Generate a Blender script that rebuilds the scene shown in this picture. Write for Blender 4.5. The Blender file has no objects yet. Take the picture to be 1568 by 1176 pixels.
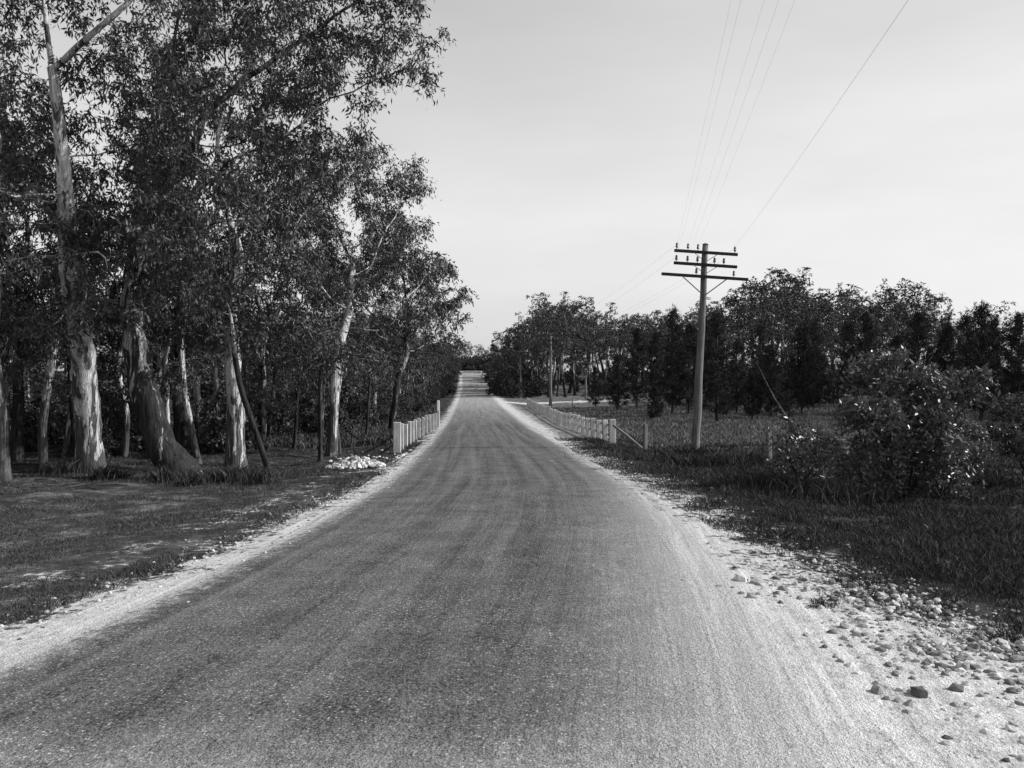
import bpy, math, random
import numpy as np
from mathutils import Vector, Matrix, Euler
R=np.random.RandomState
scene=bpy.context.scene
scene.view_settings.view_transform='Standard'
try: scene.view_settings.look='None'
except Exception: pass
scene.view_settings.exposure=0
F=1358.0
YAW=math.radians(2.61)
def gx(u,y):   # world x for a bearing read off the photograph, at forward distance y
    return y*math.tan(math.atan((u-784)/F)+YAW)
# ------------------------------------------------------------ terrain
_ty=np.arange(-120,1600,1.0)
_tz=np.interp(_ty,[-120,0,6,15,25,35,60,100,165,200,240,300,400,1600],
              [0.3,0,0,-0.14,-0.42,-0.7,-1.2,-1.5,-1.15,0.7,3.3,1.5,0.5,2])
_k=np.exp(-0.5*(np.arange(-12,13)/4.0)**2); _k/=_k.sum()
_tz=np.convolve(np.pad(_tz,12,mode='edge'),_k,mode='valid')
def lerp(y,a,b): return np.interp(y,a,b)
def asphL(y): return lerp(y,[-30,3,6,8.2,12.2,17,23,70,185,250],[-5.4,-3.7,-3.0,-2.6,-2.05,-1.65,-1.5,-1.6,-1.9,-2.8])
def asphR(y): return lerp(y,[-30,4.9,7.9,12,17.5,27,68,185,250],[0.2,1.5,2.0,2.6,3.0,3.1,3.3,3.1,2.3])
def dirtL(y): return lerp(y,[-30,3,5,7,8.75,11.7,16.5,28,70,250],[-8,-5,-4.35,-3.75,-3.2,-2.7,-2.15,-1.9,-2.1,-3.2])
def dirtR(y): return lerp(y,[-30,4,6.4,7.9,12,16.5,25,50,75,100,250],[7,5.0,4.0,3.5,3.55,3.6,3.5,4.2,4.6,4.6,3.0])
SIDE=np.array([[2.5,112],[9,112],[20,116],[34,124],[60,132],[110,138],[200,140]],float)
def side_dist(x,y):
    d=np.full(np.shape(x),1e3)
    for (a,b) in zip(SIDE[:-1],SIDE[1:]):
        ab=b-a; L=(ab**2).sum()
        t=np.clip(((x-a[0])*ab[0]+(y-a[1])*ab[1])/L,0,1)
        d=np.minimum(d,np.hypot(x-a[0]-t*ab[0],y-a[1]-t*ab[1]))
    return d
def gz(x,y):
    x=np.asarray(x,float); y=np.asarray(y,float)
    z=np.interp(y,_ty,_tz)
    c=(asphL(y)+asphR(y))/2
    off=np.clip((np.abs(x-c)-3.6)/3.0,0,1)
    z=z-0.16*off*off*(3-2*off)
    bump=0.10*np.sin(x*0.55+1.3*np.sin(y*0.21))*np.sin(y*0.43+0.7)+0.05*np.sin(x*1.7+y*0.9)*np.sin(y*1.3-x*0.6)+0.025*np.sin(x*4.1+2*np.sin(y*1.1))*np.sin(y*3.7)
    z=z+bump*off
    w=np.clip((y-60)/60,0,1)*np.clip((230-y)/60,0,1)
    z=z+w*np.clip((x-9)/40,0,1)*1.3
    crown=-0.05*((x-c)/3.2)**2
    z=z+np.where(np.abs(x-c)<3.6,crown,-0.05*(3.6/3.2)**2)
    return z
def g1(x,y): return float(gz(x,y))
# ------------------------------------------------------------ mesh helper
def add_obj(name,verts,faces=None,fsz=None,mats=(),matidx=None,smooth=None,attrs=None,loops=None,parent=None):
    me=bpy.data.meshes.new(name)
    verts=np.asarray(verts,dtype=np.float32)
    if loops is None:
        loops=np.concatenate([np.asarray(f).ravel() for f in faces]).astype(np.int32)
        fsz=np.concatenate([np.full(len(f),np.asarray(f).shape[1]) for f in faces]).astype(np.int32)
    me.vertices.add(len(verts)); me.vertices.foreach_set('co',verts.ravel())
    me.loops.add(len(loops)); me.loops.foreach_set('vertex_index',loops)
    me.polygons.add(len(fsz))
    st=np.concatenate([[0],np.cumsum(fsz)[:-1]]).astype(np.int32)
    me.polygons.foreach_set('loop_start',st)
    if matidx is not None: me.polygons.foreach_set('material_index',np.asarray(matidx,dtype=np.int32))
    sm=np.zeros(len(fsz),dtype=bool) if smooth is None else (np.ones(len(fsz),dtype=bool) if smooth is True else smooth)
    me.polygons.foreach_set('use_smooth',sm)
    for m in mats: me.materials.append(m)
    me.update(calc_edges=True)
    if attrs:
        for k,(t,v) in attrs.items():
            a=me.attributes.new(k,t,'POINT')
            a.data.foreach_set('vector' if t=='FLOAT_VECTOR' else 'value',np.asarray(v,dtype=np.float32).ravel())
    me.validate()
    ob=bpy.data.objects.new(name,me); scene.collection.objects.link(ob)
    if parent: ob.parent=parent
    return ob
def empty(name,loc=(0,0,0)):
    e=bpy.data.objects.new(name,None); e.location=loc; scene.collection.objects.link(e); return e
# ------------------------------------------------------------ materials
class NT:
    def __init__(s,name):
        s.m=bpy.data.materials.new(name); s.m.use_nodes=True; s.t=s.m.node_tree; s.t.nodes.clear()
        s.out=s.n('ShaderNodeOutputMaterial')
    def n(s,t,**k):
        nd=s.t.nodes.new(t)
        for a,b in k.items(): setattr(nd,a,b)
        return nd
    def l(s,a,b): s.t.links.new(a,b)
    def setin(s,sock,v):
        if hasattr(v,'is_output'): s.l(v,sock)
        else: sock.default_value=v
    def math(s,op,a,b=0.0,c=None,clamp=False):
        nd=s.n('ShaderNodeMath',operation=op,use_clamp=clamp); s.setin(nd.inputs[0],a); s.setin(nd.inputs[1],b)
        if c is not None: s.setin(nd.inputs[2],c)
        return nd.outputs[0]
    def mr(s,v,a,b,c=0.0,d=1.0,smooth=False):
        nd=s.n('ShaderNodeMapRange'); nd.interpolation_type='SMOOTHSTEP' if smooth else 'LINEAR'
        s.setin(nd.inputs[0],v)
        for i,x in enumerate((a,b,c,d)): s.setin(nd.inputs[1+i],x)
        return nd.outputs[0]
    def mix(s,f,a,b):
        nd=s.n('ShaderNodeMix',data_type='FLOAT'); s.setin(nd.inputs[0],f); s.setin(nd.inputs[2],a); s.setin(nd.inputs[3],b); return nd.outputs[0]
    def noise(s,vec,scale,detail=4,rough=0.55,dist=0.0):
        nd=s.n('ShaderNodeTexNoise'); nd.inputs['Scale'].default_value=scale; nd.inputs['Detail'].default_value=detail
        nd.inputs['Roughness'].default_value=rough; nd.inputs['Distortion'].default_value=dist; s.l(vec,nd.inputs['Vector']); return nd.outputs[0]
    def scalev(s,vec,sx,sy,sz):
        nd=s.n('ShaderNodeVectorMath',operation='MULTIPLY'); s.l(vec,nd.inputs[0]); nd.inputs[1].default_value=(sx,sy,sz); return nd.outputs[0]
    def attr(s,name,o='Fac'):
        nd=s.n('ShaderNodeAttribute',attribute_name=name); return nd.outputs[o]
    def grey(s,v):
        nd=s.n('ShaderNodeCombineColor')
        for i in range(3): s.setin(nd.inputs[i],v)
        return nd.outputs[0]
    def bsdf(s,col,rough=0.9,spec=0.2,bump=None,bstr=0.5,bdist=0.02):
        p=s.n('ShaderNodeBsdfPrincipled'); s.l(s.grey(col),p.inputs['Base Color']); s.setin(p.inputs['Roughness'],rough)
        p.inputs['Specular IOR Level'].default_value=spec
        if bump is not None: s.bump(p,bump,bstr,bdist)
        return p.outputs[0]
    def bump(s,p,h,bstr,bdist):
        b=s.n('ShaderNodeBump'); b.inputs['Strength'].default_value=bstr; b.inputs['Distance'].default_value=bdist
        s.l(h,b.inputs['Height']); s.l(b.outputs[0],p.inputs['Normal'])
    def diff(s,col,bump=None,bstr=0.5,bdist=0.02):
        p=s.n('ShaderNodeBsdfDiffuse'); s.l(s.grey(col),p.inputs['Color'])
        if bump is not None: s.bump(p,bump,bstr,bdist)
        return p.outputs[0]
    def done(s,sh): s.l(sh,s.out.inputs[0]); return s.m

def mat_ground():
    t=NT('ground_surface')
    pos=t.n('ShaderNodeNewGeometry').outputs['Position']
    rc=t.attr('rc','Vector')
    a=t.attr('asph'); d=t.attr('dirt'); tone=t.attr('tone')
    nA=t.noise(pos,1.8,5,0.65); nB=t.noise(pos,9,4,0.65); nC=t.noise(pos,0.5,2,0.6)
    fine=t.noise(pos,70,2,0.8); mid=t.noise(pos,28,2,0.7)
    streak=t.noise(t.scalev(rc,3.2,0.07,1),1.0,4,0.6,0.3)
    streak2=t.noise(t.scalev(rc,13,0.45,1),1.0,3,0.65,0.5)
    vor=t.n('ShaderNodeTexVoronoi'); vor.inputs['Scale'].default_value=48; t.l(pos,vor.inputs['Vector'])
    chip=t.n('ShaderNodeSeparateColor'); t.l(vor.outputs['Color'],chip.inputs[0])
    shape=t.mr(vor.outputs['Distance'],0.25,0.5,1,0)
    chips=t.math('MULTIPLY',t.mr(chip.outputs[0],0.74,1.0,0,1),shape)
    pits=t.math('MULTIPLY',t.mr(chip.outputs[1],0.7,0.9,0,1),shape)
    patch=t.mr(t.math('ADD',nC,t.math('MULTIPLY',nA,0.6)),0.6,1.05,0.35,1.5)
    ac=t.math('ADD',0.092,t.math('MULTIPLY',t.mr(fine,0.36,0.66,-0.6,1.0),0.08))
    ac=t.math('ADD',ac,t.math('MULTIPLY',t.mr(mid,0.36,0.66,-0.7,1.0),0.042))
    ac=t.math('ADD',ac,t.math('MULTIPLY',t.math('MULTIPLY',chips,patch),0.36))
    ac=t.math('SUBTRACT',ac,t.math('MULTIPLY',pits,0.04))
    ac=t.math('ADD',ac,t.math('MULTIPLY',t.mr(streak,0.35,0.68,-0.7,1.0),0.045))
    ac=t.math('ADD',ac,t.math('MULTIPLY',t.mr(nA,0.35,0.7,-0.5,1.0),0.034))
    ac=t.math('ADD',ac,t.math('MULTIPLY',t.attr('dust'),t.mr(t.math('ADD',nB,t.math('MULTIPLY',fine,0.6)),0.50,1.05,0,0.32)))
    ac=t.math('MAXIMUM',ac,0.025)
    dc=t.math('ADD',0.55,t.math('MULTIPLY',t.mr(streak2,0.3,0.7,-1,1),0.13))
    dc=t.math('ADD',dc,t.math('MULTIPLY',t.mr(fine,0.3,0.7,-1,1),0.14))
    dc=t.math('ADD',dc,t.math('MULTIPLY',t.mr(mid,0.3,0.7,-1,1),0.08))
    dc=t.math('ADD',dc,t.math('MULTIPLY',t.mr(nB,0.35,0.7,-1,0.8),0.13))
    dc=t.math('SUBTRACT',dc,t.math('MULTIPLY',pits,0.18))
    dc=t.math('MAXIMUM',dc,0.10)
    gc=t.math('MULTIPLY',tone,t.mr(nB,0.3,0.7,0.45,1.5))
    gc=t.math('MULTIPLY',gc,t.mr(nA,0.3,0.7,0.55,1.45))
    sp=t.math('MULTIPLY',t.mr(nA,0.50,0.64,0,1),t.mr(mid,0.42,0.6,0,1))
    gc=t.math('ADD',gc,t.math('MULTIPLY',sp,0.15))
    mA=t.math('ADD',a,t.math('ADD',t.mr(streak,0.25,0.75,-1.0,1.0),t.mr(nB,0.25,0.75,-1.5,1.5)))
    mA=t.math('ADD',mA,t.mr(mid,0.3,0.7,-1.2,1.2))
    mA=t.mr(mA,-1.5,1.5,0,1,True)
    mD=t.math('ADD',d,t.math('ADD',t.mr(nA,0.25,0.75,-2.8,2.8),t.mr(nB,0.25,0.75,-2.6,2.6)))
    mD=t.mr(mD,-1.0,1.2,0,1,True)
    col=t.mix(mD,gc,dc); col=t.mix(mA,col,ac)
    h=t.math('ADD',t.math('ADD',fine,t.math('MULTIPLY',mid,1.1)),t.math('MULTIPLY',streak2,0.7))
    return t.done(t.diff(col,h,0.7,0.026))
def mat_leaf(name,lo,hi,trans=0.25,rough=0.5,spec=0.35):
    t=NT(name); v=t.attr('lv'); c=t.mix(v,lo,hi)
    if trans<=0: return t.done(t.diff(c))
    p=t.bsdf(c,rough,spec)
    tr=t.n('ShaderNodeBsdfTranslucent'); t.l(t.grey(c),tr.inputs[0])
    mx=t.n('ShaderNodeMixShader'); mx.inputs[0].default_value=trans; t.l(p,mx.inputs[1]); t.l(tr.outputs[0],mx.inputs[2])
    return t.done(mx.outputs[0])
def mat_bark(name,light,dark,thr,rough_h=0.0):
    t=NT(name); oc=t.n('ShaderNodeTexCoord').outputs['Object']
    n1=t.noise(t.scalev(oc,3.6,3.6,0.8),1.0,6,0.7,0.9)
    n2=t.noise(t.scalev(oc,22,22,2.5),1.0,3,0.65,0.3)
    n3=t.noise(t.scalev(oc,9,9,1.2),1.0,3,0.65,0.5)
    sx=t.n('ShaderNodeSeparateXYZ'); t.l(oc,sx.inputs[0])
    low=t.mr(sx.outputs[2],0.0,max(rough_h,0.01),0.16,0.0)
    f=t.mr(t.math('SUBTRACT',n1,low),thr-0.03,thr+0.03,0,1,True)
    c=t.mix(f,dark,light); c=t.math('MULTIPLY',c,t.mr(n2,0.3,0.7,0.5,1.25)); c=t.math('MULTIPLY',c,t.mr(n3,0.35,0.65,0.55,1.15))
    return t.done(t.diff(c,t.math('ADD',n2,n3),0.9,0.045))
def mat_wood(name,lo,hi,sz=1.5):
    t=NT(name); oc=t.n('ShaderNodeTexCoord').outputs['Object']
    n=t.noise(t.scalev(oc,25,25,sz),1.0,5,0.65,0.4); n2=t.noise(oc,1.7,4)
    c=t.math('MULTIPLY',t.mix(t.mr(n,0.3,0.7),lo,hi),t.mr(n2,0.3,0.7,0.7,1.15))
    return t.done(t.bsdf(c,0.85,0.2,n,0.5,0.01))
def mat_stone(name,lo,hi):
    t=NT(name); pos=t.n('ShaderNodeNewGeometry').outputs['Position']; v=t.attr('lv')
    n=t.noise(pos,30,4,0.7); c=t.math('MULTIPLY',t.mix(v,lo,hi),t.mr(n,0.3,0.7,0.7,1.2))
    return t.done(t.diff(c,n,0.5,0.01))
M_ground=mat_ground()
M_leaf=mat_leaf('eucalypt_leaf',0.016,0.105,0.15,0.5,0.3)
M_leaf_hazed=mat_leaf('eucalypt_leaf_hazed',0.022,0.13,0.0)  # paler than the near leaf: distance haze painted into the leaf colour
M_pine=mat_leaf('pine_needle',0.02,0.06,0.0)
M_shrub=mat_leaf('shrub_leaf',0.03,0.15,0.15,0.4,0.5)
M_grass=mat_leaf('grass_blade',0.025,0.13,0.0)
M_dry=mat_leaf('dry_grass',0.06,0.26,0.0)
M_white=mat_bark('gum_bark_smooth',0.60,0.10,0.45,2.5)
M_bark=mat_bark('gum_bark_patchy',0.44,0.045,0.505,4.0)
M_dark=mat_bark('bark_dark',0.09,0.04,0.5,0)
M_pole=mat_wood('weathered_pole',0.07,0.24,1.0)
M_arm=mat_wood('dark_timber',0.025,0.06)
M_paint=mat_wood('white_painted_timber',0.36,0.76,1.5)
M_post=mat_wood('grey_timber',0.10,0.26)
M_stone=mat_stone('stone',0.10,0.62); M_quartz=mat_stone('pale_stone',0.22,0.8)
def mat_plain(n,v,r,met=0):
    t=NT(n); oc=t.n('ShaderNodeTexCoord').outputs['Object']; c=t.mr(t.noise(oc,12,3),0.3,0.7,v*0.8,v*1.2)
    return t.done(t.bsdf(c,r,0.5))
M_ins=mat_plain('ceramic',0.12,0.3); M_wire=mat_plain('wire',0.3,0.5); M_iron=mat_plain('iron',0.06,0.6)
# ------------------------------------------------------------ ground + roads
def surf_attrs(x,y):
    al=x-asphL(y); ar=asphR(y)-x
    sl=np.interp(y,[0,20,60],[0.12,0.14,0.15]); sr=np.interp(y,[3,10,20,60],[0.50,0.34,0.22,0.2])
    a=np.clip(np.minimum(al/sl,ar/sr),-6,6)
    dl=x-dirtL(y); dr=dirtR(y)-x
    d=np.minimum(dl/0.20,dr/0.34)
    band=1.0-np.abs(x-(dirtL(y)-1.05))/0.5
    d=np.maximum(d,np.where((y<22)&(y>3),band*1.8-2.8,-9))
    d=np.maximum(d,(2.6-side_dist(x,y))/0.5)
    d=np.clip(d,-6,6)
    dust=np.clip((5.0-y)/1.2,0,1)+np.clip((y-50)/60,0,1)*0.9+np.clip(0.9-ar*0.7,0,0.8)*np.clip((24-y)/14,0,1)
    c=(asphL(y)+asphR(y))/2
    rc=np.stack([x-c,y,0*x],-1)
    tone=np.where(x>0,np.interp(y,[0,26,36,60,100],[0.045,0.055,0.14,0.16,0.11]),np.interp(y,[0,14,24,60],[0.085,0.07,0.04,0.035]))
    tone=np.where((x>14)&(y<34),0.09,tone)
    return {'asph':('FLOAT',a.ravel()),'dirt':('FLOAT',d.ravel()),'dust':('FLOAT',np.clip(dust,0,1).ravel()),
            'rc':('FLOAT_VECTOR',rc.reshape(-1,3)),'tone':('FLOAT',tone.ravel())}
def gridfaces(ny,nx):
    i=np.arange(ny-1)[:,None]*nx+np.arange(nx-1)[None,:]
    return np.stack([i,i+1,i+nx+1,i+nx],-1).reshape(-1,4)
ys=np.concatenate([np.arange(-100,0,4),np.arange(0,30,0.22),np.arange(30,70,0.6),np.arange(70,260,2.0),np.geomspace(260,1500,30)])
xs=np.concatenate([-np.geomspace(26,1200,34)[::-1],np.arange(-25.8,-8,0.4),np.arange(-8,8,0.2),np.arange(8,26,0.4),np.geomspace(26,1200,34)])
X,Y=np.meshgrid(xs,ys)
Z=gz(X,Y); c=(asphL(Y)+asphR(Y))/2
ins=np.minimum(X-dirtL(Y),dirtR(Y)-X)
Z=Z-np.where((ins>0.45)&(Y<250),0.06,0)
Z=Z-np.where(side_dist(X,Y)<1.6,0.03,0)
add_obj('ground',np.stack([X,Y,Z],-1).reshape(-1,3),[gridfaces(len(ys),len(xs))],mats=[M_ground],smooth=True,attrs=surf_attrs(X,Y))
ry=np.concatenate([np.arange(-40,0,1.0),np.arange(0,30,0.2),np.arange(30,70,0.5),np.arange(70,252,1.5)])
tt=np.linspace(0,1,56)
YY=np.repeat(ry[:,None],len(tt),1); XX=dirtL(YY)+0.0+(dirtR(YY)-dirtL(YY))*tt[None,:]
edge=np.minimum(tt,1-tt)[None,:]
ZZ=gz(XX,YY)+0.004+np.clip(edge*10,0,1)*0.008-np.where(edge<0.001,0.02,0)
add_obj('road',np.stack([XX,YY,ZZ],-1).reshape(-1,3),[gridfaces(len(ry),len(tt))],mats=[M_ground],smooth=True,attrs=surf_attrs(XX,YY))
pts=[]; 
for a,b in zip(SIDE[:-1],SIDE[1:]):
    n=max(2,int(np.hypot(*(b-a))/1.5)); pts+=[a+(b-a)*k/n for k in range(n)]
pts=np.array(pts[3:]); tg=np.gradient(pts,axis=0); tg/=np.linalg.norm(tg,axis=1)[:,None]; nr=np.stack([-tg[:,1],tg[:,0]],-1)
ss=np.linspace(-2.4,2.4,9)
SX=pts[:,0][:,None]+nr[:,0][:,None]*ss; SY=pts[:,1][:,None]+nr[:,1][:,None]*ss
add_obj('side_road',np.stack([SX,SY,gz(SX,SY)+0.03],-1).reshape(-1,3),[gridfaces(len(pts),9)],mats=[M_ground],smooth=True,attrs=surf_attrs(SX,SY))
# ------------------------------------------------------------ tubes
class MB:
    def __init__(s): s.v=[]; s.q=[]; s.n=0; s.smooth=[]
    def tube(s,P,rad,sides=6,cap=True,wob=0.0,rng=None):
        P=np.asarray(P,float); n=len(P)
        if n<2: return
        T=np.gradient(P,axis=0); T/= (np.linalg.norm(T,axis=1)[:,None]+1e-9)
        up=np.array([0,0,1.]) if abs(T[0][2])<0.9 else np.array([1.,0,0])
        a=np.cross(T[0],up); a/=np.linalg.norm(a)
        ang=np.arange(sides)*2*np.pi/sides
        for i in range(n):
            a=a-T[i]*np.dot(a,T[i]); a/=(np.linalg.norm(a)+1e-9); b=np.cross(T[i],a)
            rr=rad[i]
            if wob and rng is not None: rr=rr*(1+rng.uniform(-wob,wob,sides))[:,None]
            s.v.append(P[i]+rr*(np.cos(ang)[:,None]*a+np.sin(ang)[:,None]*b))
        base=s.n; i=np.arange(n-1)[:,None]*sides; j=np.arange(sides)[None,:]; j2=(j+1)%sides
        q=np.stack([i+j,i+j2,i+sides+j2,i+sides+j],-1).reshape(-1,4)+base
        s.q.append(q); s.n+=n*sides
        if cap:
            for k,idx in ((0,0),(n-1,(n-1)*sides)):
                s.v.append(P[k][None,:]); ci=s.n; s.n+=1
                for jj in range(0,sides):
                    p,qq=base+idx+jj,base+idx+(jj+1)%sides
                    s.q.append(np.array([[p,qq,ci,ci]]))
    def box(s,c,size,rot=None,bev=0.0):
        hx,hy,hz=[k/2 for k in size]
        b=bev
        rings=[]
        for z,i in ((-hz,b),(-hz+b,0),(hz-b,0),(hz,b)):
            x,y=hx-i,hy-i
            rings.append([(x,y-b,z),(x-b,y,z),(-x+b,y,z),(-x,y-b,z),(-x,-y+b,z),(-x+b,-y,z),(x-b,-y,z),(x,-y+b,z)])
        V=np.array(rings).reshape(-1,3)
        if rot is not None: V=V@np.array(rot).T
        V=V+np.array(c); base=s.n; s.v.append(V); 
        for k in range(3):
            for j in range(8): s.q.append(np.array([[k*8+j,k*8+(j+1)%8,(k+1)*8+(j+1)%8,(k+1)*8+j]])+base)
        s.n+=len(V)
        for idx in (0,24):
            s.v.append(V[idx:idx+8].mean(0)[None,:]); ci=s.n; s.n+=1
            for j in range(8): s.q.append(np.array([[base+idx+j,base+idx+(j+1)%8,ci,ci]]))
    def get(s): return np.concatenate(s.v),np.concatenate(s.q)
def to_loops(q):
    tri=q[:,2]==q[:,3]
    return np.concatenate([q[~tri].ravel(),q[tri][:,:3].ravel()]).astype(np.int32),np.array([4]*int((~tri).sum())+[3]*int(tri.sum()),dtype=np.int32)
def mb_obj(name,mb,mat,parent=None,smooth=False):
    v,q=mb.get(); lo,fs=to_loops(q)
    return add_obj(name,v,loops=lo,fsz=fs,mats=[mat],smooth=smooth if smooth else None,parent=parent)
# ------------------------------------------------------------ trees
def clump_attractors(lobes,rng,dens=1.0,cr=(0.45,0.85),shell=0.45):
    C=[];Rr=[]
    for (x,y,z,rx,ry,rz) in lobes:
        n=max(2,int(dens*3.1*(rx*ry*rz)**(2/3.)))
        d=rng.normal(size=(n,3)); d/=np.linalg.norm(d,axis=1)[:,None]
        r=(shell+(1-shell)*rng.rand(n))[:,None]
        C.append(np.array([x,y,z])+d*r*np.array([rx,ry,rz])); Rr.append(rng.uniform(cr[0],cr[1],n))
    C=np.concatenate(C);Rr=np.concatenate(Rr)
    A=[]
    for c,r in zip(C,Rr):
        A.append(c+np.clip(rng.normal(size=(9,3)),-1.6,1.6)*r*0.55*np.array([1,1,0.75]))
    return np.concatenate(A)
def colonize(trunks,A,step,kill,rng,jit=0.25,iters=110,lift=0.1):
    N=[];Pn=[];st=[]
    for tr in trunks:
        par=tr[0]
        for k,p in enumerate(tr[1]):
            N.append(np.array(p,float)); Pn.append(par if k==0 else len(N)-2); st.append(p[2]>=tr[2])
    n=np.array(N); idx=np.where(np.array(st))[0]
    D=np.linalg.norm(A[:,None]-n[idx][None],axis=2); nd=D.min(1); ni=idx[D.argmin(1)]
    kids={}
    for it in range(iters):
        if len(A)==0: break
        new=[];newp=[]
        for u in np.unique(ni):
            s=ni==u; v=A[s]-N[u]; ln=np.linalg.norm(v,axis=1)[:,None]; v=(v/(ln+1e-6)).mean(0)
            v=v/(np.linalg.norm(v)+1e-6)+rng.normal(size=3)*jit+np.array([0,0,lift]); v/=np.linalg.norm(v)+1e-6
            p=N[u]+v*step
            ks=kids.setdefault(u,[])
            if len(ks)>=3: continue
            if any(np.linalg.norm(p-k)<step*0.25 for k in ks): continue
            ks.append(p); new.append(p); newp.append(u)
        if not new: break
        b=len(N); N+=new; Pn+=newp; nw=np.array(new)
        D=np.linalg.norm(A[:,None]-nw[None],axis=2); m=D.min(1); am=D.argmin(1)
        upd=m<nd; nd=np.where(upd,m,nd); ni=np.where(upd,b+am,ni)
        keep=nd>kill; A=A[keep];nd=nd[keep];ni=ni[keep]
    return np.array(N),np.array(Pn)
def leaves(centers,rng,per,L,W,spread,down=0.8,clip=None):
    nt=len(centers)*max(1,per//8)
    tc=np.repeat(centers,max(1,per//8),0); td=rng.normal(size=(nt,3)); td/=np.linalg.norm(td,axis=1)[:,None]; td[:,2]-=0.15
    tl=spread*rng.uniform(0.5,1.6,nt)[:,None]
    k=8; t=rng.uniform(0.1,1,(nt,k,1))
    P=tc[:,None]+td[:,None]*tl[:,None]*t; P[...,2]-=(t[...,0]**2)*spread*0.45
    P=P+rng.normal(size=P.shape)*spread*0.11
    P=P.reshape(-1,3); n=len(P)
    cl=np.repeat(rng.rand(len(centers)),max(1,per//8)*k)
    d=rng.normal(size=(n,3))*0.65+np.repeat(td,k,0)*0.5; d[:,2]-=down; d/=np.linalg.norm(d,axis=1)[:,None]
    w=np.cross(d,rng.normal(size=(n,3))); w/=np.linalg.norm(w,axis=1)[:,None]
    l=(L*rng.uniform(0.6,1.35,n))[:,None]; w=w*(W*rng.uniform(0.6,1.3,n))[:,None]*0.5
    V=np.stack([P,P+d*l*0.45+w,P+d*l,P+d*l*0.45-w],1).reshape(-1,3)
    Q=np.arange(n*4).reshape(-1,4)
    lv=np.repeat(np.clip(0.45*rng.rand(n)+0.55*cl,0,1),4)
    return V,Q,lv
TOP={}
def make_tree(name,trunks,lobes,seed,base_r,mats,L=0.16,W=0.04,per=48,spread=0.42,step=0.33,kill=0.42,dens=1.0,flare=0.45,jit=0.25,cr=(0.45,0.85),lr=0.02,extra=None,down=0.8,tip_r=0.011,shell=0.45,taper=0.045):
    rng=R(seed)
    A=clump_attractors(lobes,rng,dens,cr,shell)
    N,Pn=colonize(trunks,A,step,kill,rng,jit)
    n=len(N); ch=[[] for _ in range(n)]
    for i,p in enumerate(Pn):
        if p>=0: ch[p].append(i)
    cnt=np.zeros(n)
    for i in range(n-1,-1,-1):
        if not ch[i]: cnt[i]=1
        if Pn[i]>=0: cnt[Pn[i]]+=cnt[i]
    r=cnt**(1/2.2); rb=r[0]
    rad=tip_r*(base_r/tip_r)**(np.log(r)/np.log(max(rb,1.01)))
    zb=N[0][2]
    rad=rad*(1+flare*np.exp(-(N[:,2]-zb)/0.35))*np.clip(1.0-(N[:,2]-zb)*taper,0.42,1)
    mb=MB(); roots=[i for i in range(n) if Pn[i]<0]
    stack=[(i,None) for i in roots]
    while stack:
        i,par=stack.pop()
        chain=[];cr_=[]
        if par is not None: chain.append(N[par]); cr_.append(min(rad[i]*1.15,rad[par]))
        cur=i
        while True:
            chain.append(N[cur]); cr_.append(rad[cur])
            if not ch[cur]: break
            nx=max(ch[cur],key=lambda q:rad[q])
            for q in ch[cur]:
                if q!=nx: stack.append((q,cur))
            cur=nx
        if len(chain)>=2:
            rm=max(cr_); sd=12 if rm>0.12 else (6 if rm>0.035 else 3)
            C=np.array(chain)
            if len(C)>4:
                S=C.copy(); S[1:-1]=(C[:-2]+2*C[1:-1]+C[2:])/4; C=S
            mb.tube(C,cr_,sd,cap=False,wob=0.13 if rm>0.12 else 0,rng=rng)
    bv,bq=mb.get()
    tips=N[(rad<lr)]
    if len(tips)>2600: tips=tips[rng.permutation(len(tips))[:2600]]
    lvv,lq,lv=leaves(tips,rng,per,L,W,spread,down)
    V=np.concatenate([bv,lvv]); Q=np.concatenate([bq,lq+len(bv)])
    lo,fs=to_loops(Q)
    mi=np.concatenate([np.zeros(len(bq)),np.ones(len(lq))]); sm=mi<0.5
    ob=add_obj(name,V,loops=lo,fsz=fs,mats=mats,matidx=mi,smooth=sm,attrs={'lv':('FLOAT',np.concatenate([np.zeros(len(bv)),lv]))})
    TOP[ob.data.name]=float(np.percentile(lvv[:,2],99.7))
    return ob
def dens_line(pts,step=0.35,rng=None,w=0.0):
    out=[np.array(pts[0],float)]
    for a,b in zip(pts[:-1],pts[1:]):
        a=np.array(a,float);b=np.array(b,float);k=max(1,int(np.linalg.norm(b-a)/step))
        for j in range(1,k+1): out.append(a+(b-a)*j/k+(rng.normal(size=3)*w if rng is not None else 0))
    return out
def S(u,v,y,base):
    k=y/F
    return (gx(u,y)-base[0],1.9-(v-575)*k-base[2])
def lobesW(lst,base):
    o=[]
    for (u,v,y,rh,rv) in lst:
        x,z=S(u,v,y,base); o.append((x,y-base[1],z,rh,rh,rv))
    return o
rg=R(5)
NEAR=dict(per=72,dens=2.15,cr=(0.33,0.60),spread=0.34,L=0.145,W=0.043,lr=0.017)
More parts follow.
